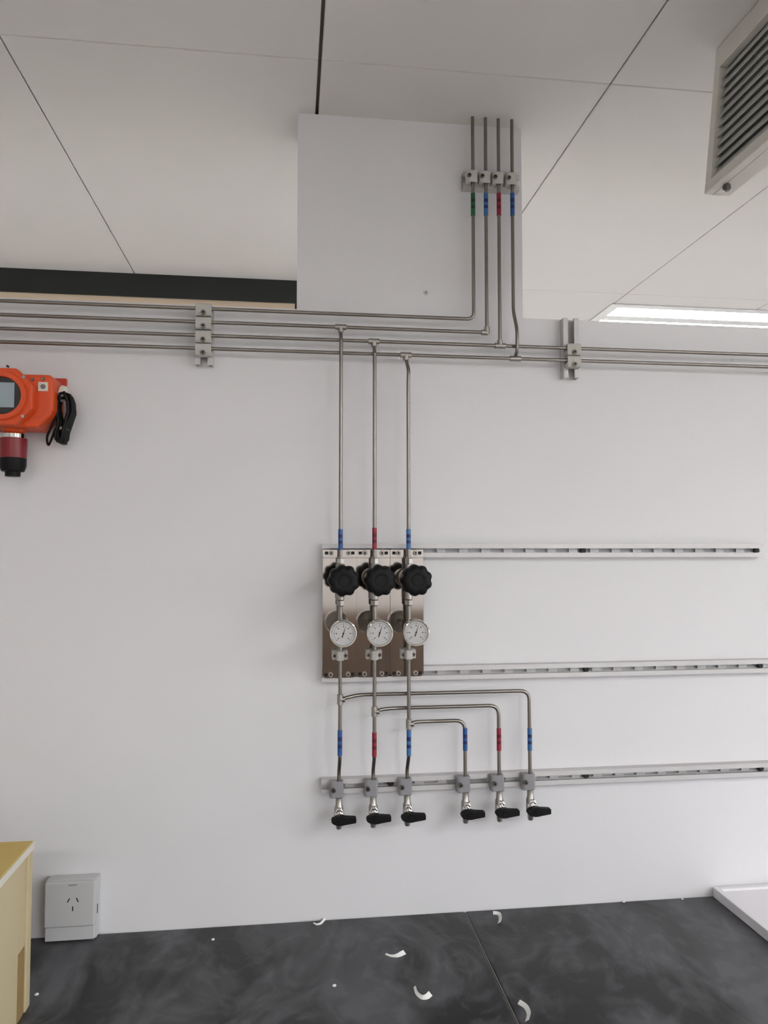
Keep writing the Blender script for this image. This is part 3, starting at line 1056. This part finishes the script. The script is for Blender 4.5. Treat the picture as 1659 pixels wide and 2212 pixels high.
# ------------------------------------------------------------------ tan box at the left
fb = PZ(64, 2172, ZB)                      # far right bottom corner
yf_ = fb.y
xr_ = fb.x
zt_ = P(64, 1816, yf_).z
hb = zt_ - ZB
t = thing('storage_box', (xr_ - .2, yf_ - .13, ZB), 'tan and yellow board box on the worktop at the lower left edge', 'box')
bx0, by0 = xr_ - .40, yf_ - .27
mb = MB()
mb.box((bx0, by0, ZB + .0003), (xr_ - .004, yf_ - .004, zt_ - .012))
mb.build('body', M['box'], t, bevel=.002, segs=1)
for (a, b_) in (((xr_ - .03, yf_ - .022), (xr_, yf_)), ((xr_ - .03, by0), (xr_, by0 + .022)), ((bx0, yf_ - .022), (bx0 + .03, yf_))):
    MB().box((a[0], a[1], ZB + .0003), (b_[0], b_[1], zt_ - .012)).build('corner_strip', M['box'], t, bevel=.0015, segs=1)
MB().box((xr_ - .0045, yf_ - .050, ZB + .0003), (xr_ - .0028, yf_ - .023, ZB + hb * .40)).build('side_groove', M['box_d'], t)
MB().box((bx0 - .002, by0 - .002, zt_ - .012), (xr_ + .001, yf_ + .001, zt_)).build('lid', M['box_top'], t, bevel=.002, segs=1)
MB().box((xr_ + .0008, by0, zt_ - .013), (xr_ + .0022, yf_, zt_ - .001)).build('edge_tape', M['cream'], t)

# ------------------------------------------------------------------ white tray at the right
tc = PZ(1556, 1945, ZB)
td = PZ(1659, 2042, ZB)
x0 = (tc.x + td.x) / 2
t = thing('white_tray', (x0 + .3, -.28, ZB), 'white rimmed tray lying on the worktop at the lower right edge', 'tray')
hh = .022
y1, y0, x1 = -.006, -.55, x0 + .62
MB().box((x0 + .012, y0 + .012, ZB + .0004), (x1 - .012, y1 - .012, ZB + hh - .005)).build('tray_floor', M['tray'], t)
mb = MB()
for a, b_ in (((x0, y0), (x0 + .014, y1)), ((x1 - .014, y0), (x1, y1)), ((x0 + .014, y0), (x1 - .014, y0 + .014)), ((x0 + .014, y1 - .014), (x1 - .014, y1))):
    mb.box((a[0], a[1], ZB + .0004), (b_[0], b_[1], ZB + hh))
mb.build('rim', M['tray'], t, bevel=.002, segs=2)

# ------------------------------------------------------------------ tape curls and crumbs on the bench
def curl(pxs, w0, w1, tilt, label, rise=.0):
    pts = fillet([PZ(a, b, ZB) for a, b in pxs], .02, 5)
    n = len(pts)
    A, B, A2, B2 = [], [], [], []
    for i, p in enumerate(pts):
        d = (pts[min(i + 1, n - 1)] - pts[max(i - 1, 0)]).normalized()
        nrm = Vector((-d.y, d.x, 0))
        f = i / (n - 1)
        w = w0 + (w1 - w0) * f
        up = Vector((0, 0, .0012 + rise * f))
        top = nrm * (w * math.cos(tilt)) + Vector((0, 0, w * math.sin(tilt)))
        A.append(p + up); B.append(p + up + top)
    mb = MB()
    off = Vector((0, 0, -.0006))
    mb.rings([[A[i], B[i], B[i] + off, A[i] + off] for i in range(n)], 0, True)
    o = mb.build('tape_curl', M['paper'])
    return tag(o, label, 'tape scrap', 'white tape curls on the worktop')


curl([(676, 1996), (684, 2000), (694, 1998), (702, 1990), (707, 1981)], .003, .005, .7, 'thin white tape curl against the wall foot, left of the other curls')
curl([(832, 2063), (846, 2069), (862, 2069), (877, 2062)], .003, .009, .5, 'white tape curl lying flat like a wing, second from left')
curl([(893, 2134), (897, 2150), (910, 2161), (925, 2160), (934, 2152)], .005, .009, .6, 'u-shaped white tape curl nearest the middle of the worktop front')
curl([(1065, 1976), (1076, 1977), (1078, 1988), (1075, 1996)], .007, .008, .6, 'folded white tape scrap near the wall beside the seam')
curl([(1118, 2170), (1132, 2178), (1139, 2192), (1134, 2208)], .008, .008, .6, 'arched white tape curl right of the seam at the front')
for i, (a, b_, s, lab) in enumerate(((460, 2031, .0035, 'tiny white crumb on the worktop towards the left wall'), (722, 2131, .004, 'tiny white crumb left of the u-shaped tape curl'),
                                (79, 2150, .004, 'tiny white crumb beside the tan box'), (1343, 1945, .0035, 'tiny white crumb at the wall foot right of the seam'),
                                (1474, 1943, .003, 'tiny white crumb at the wall foot close to the white tray'))):
    p = PZ(a, b_, ZB)
    if p.y > -.006: p.y = -.006
    mb = MB()
    mb.lathe([(0, s * .6), (s * .4, s), (s * .8, s * .5)], (p.x, p.y, ZB + .0002), (0, 0, 1), 7, smooth=False)
    tag(mb.build('paper_crumb', M['paper']), lab, 'crumb', 'white crumbs on the worktop')
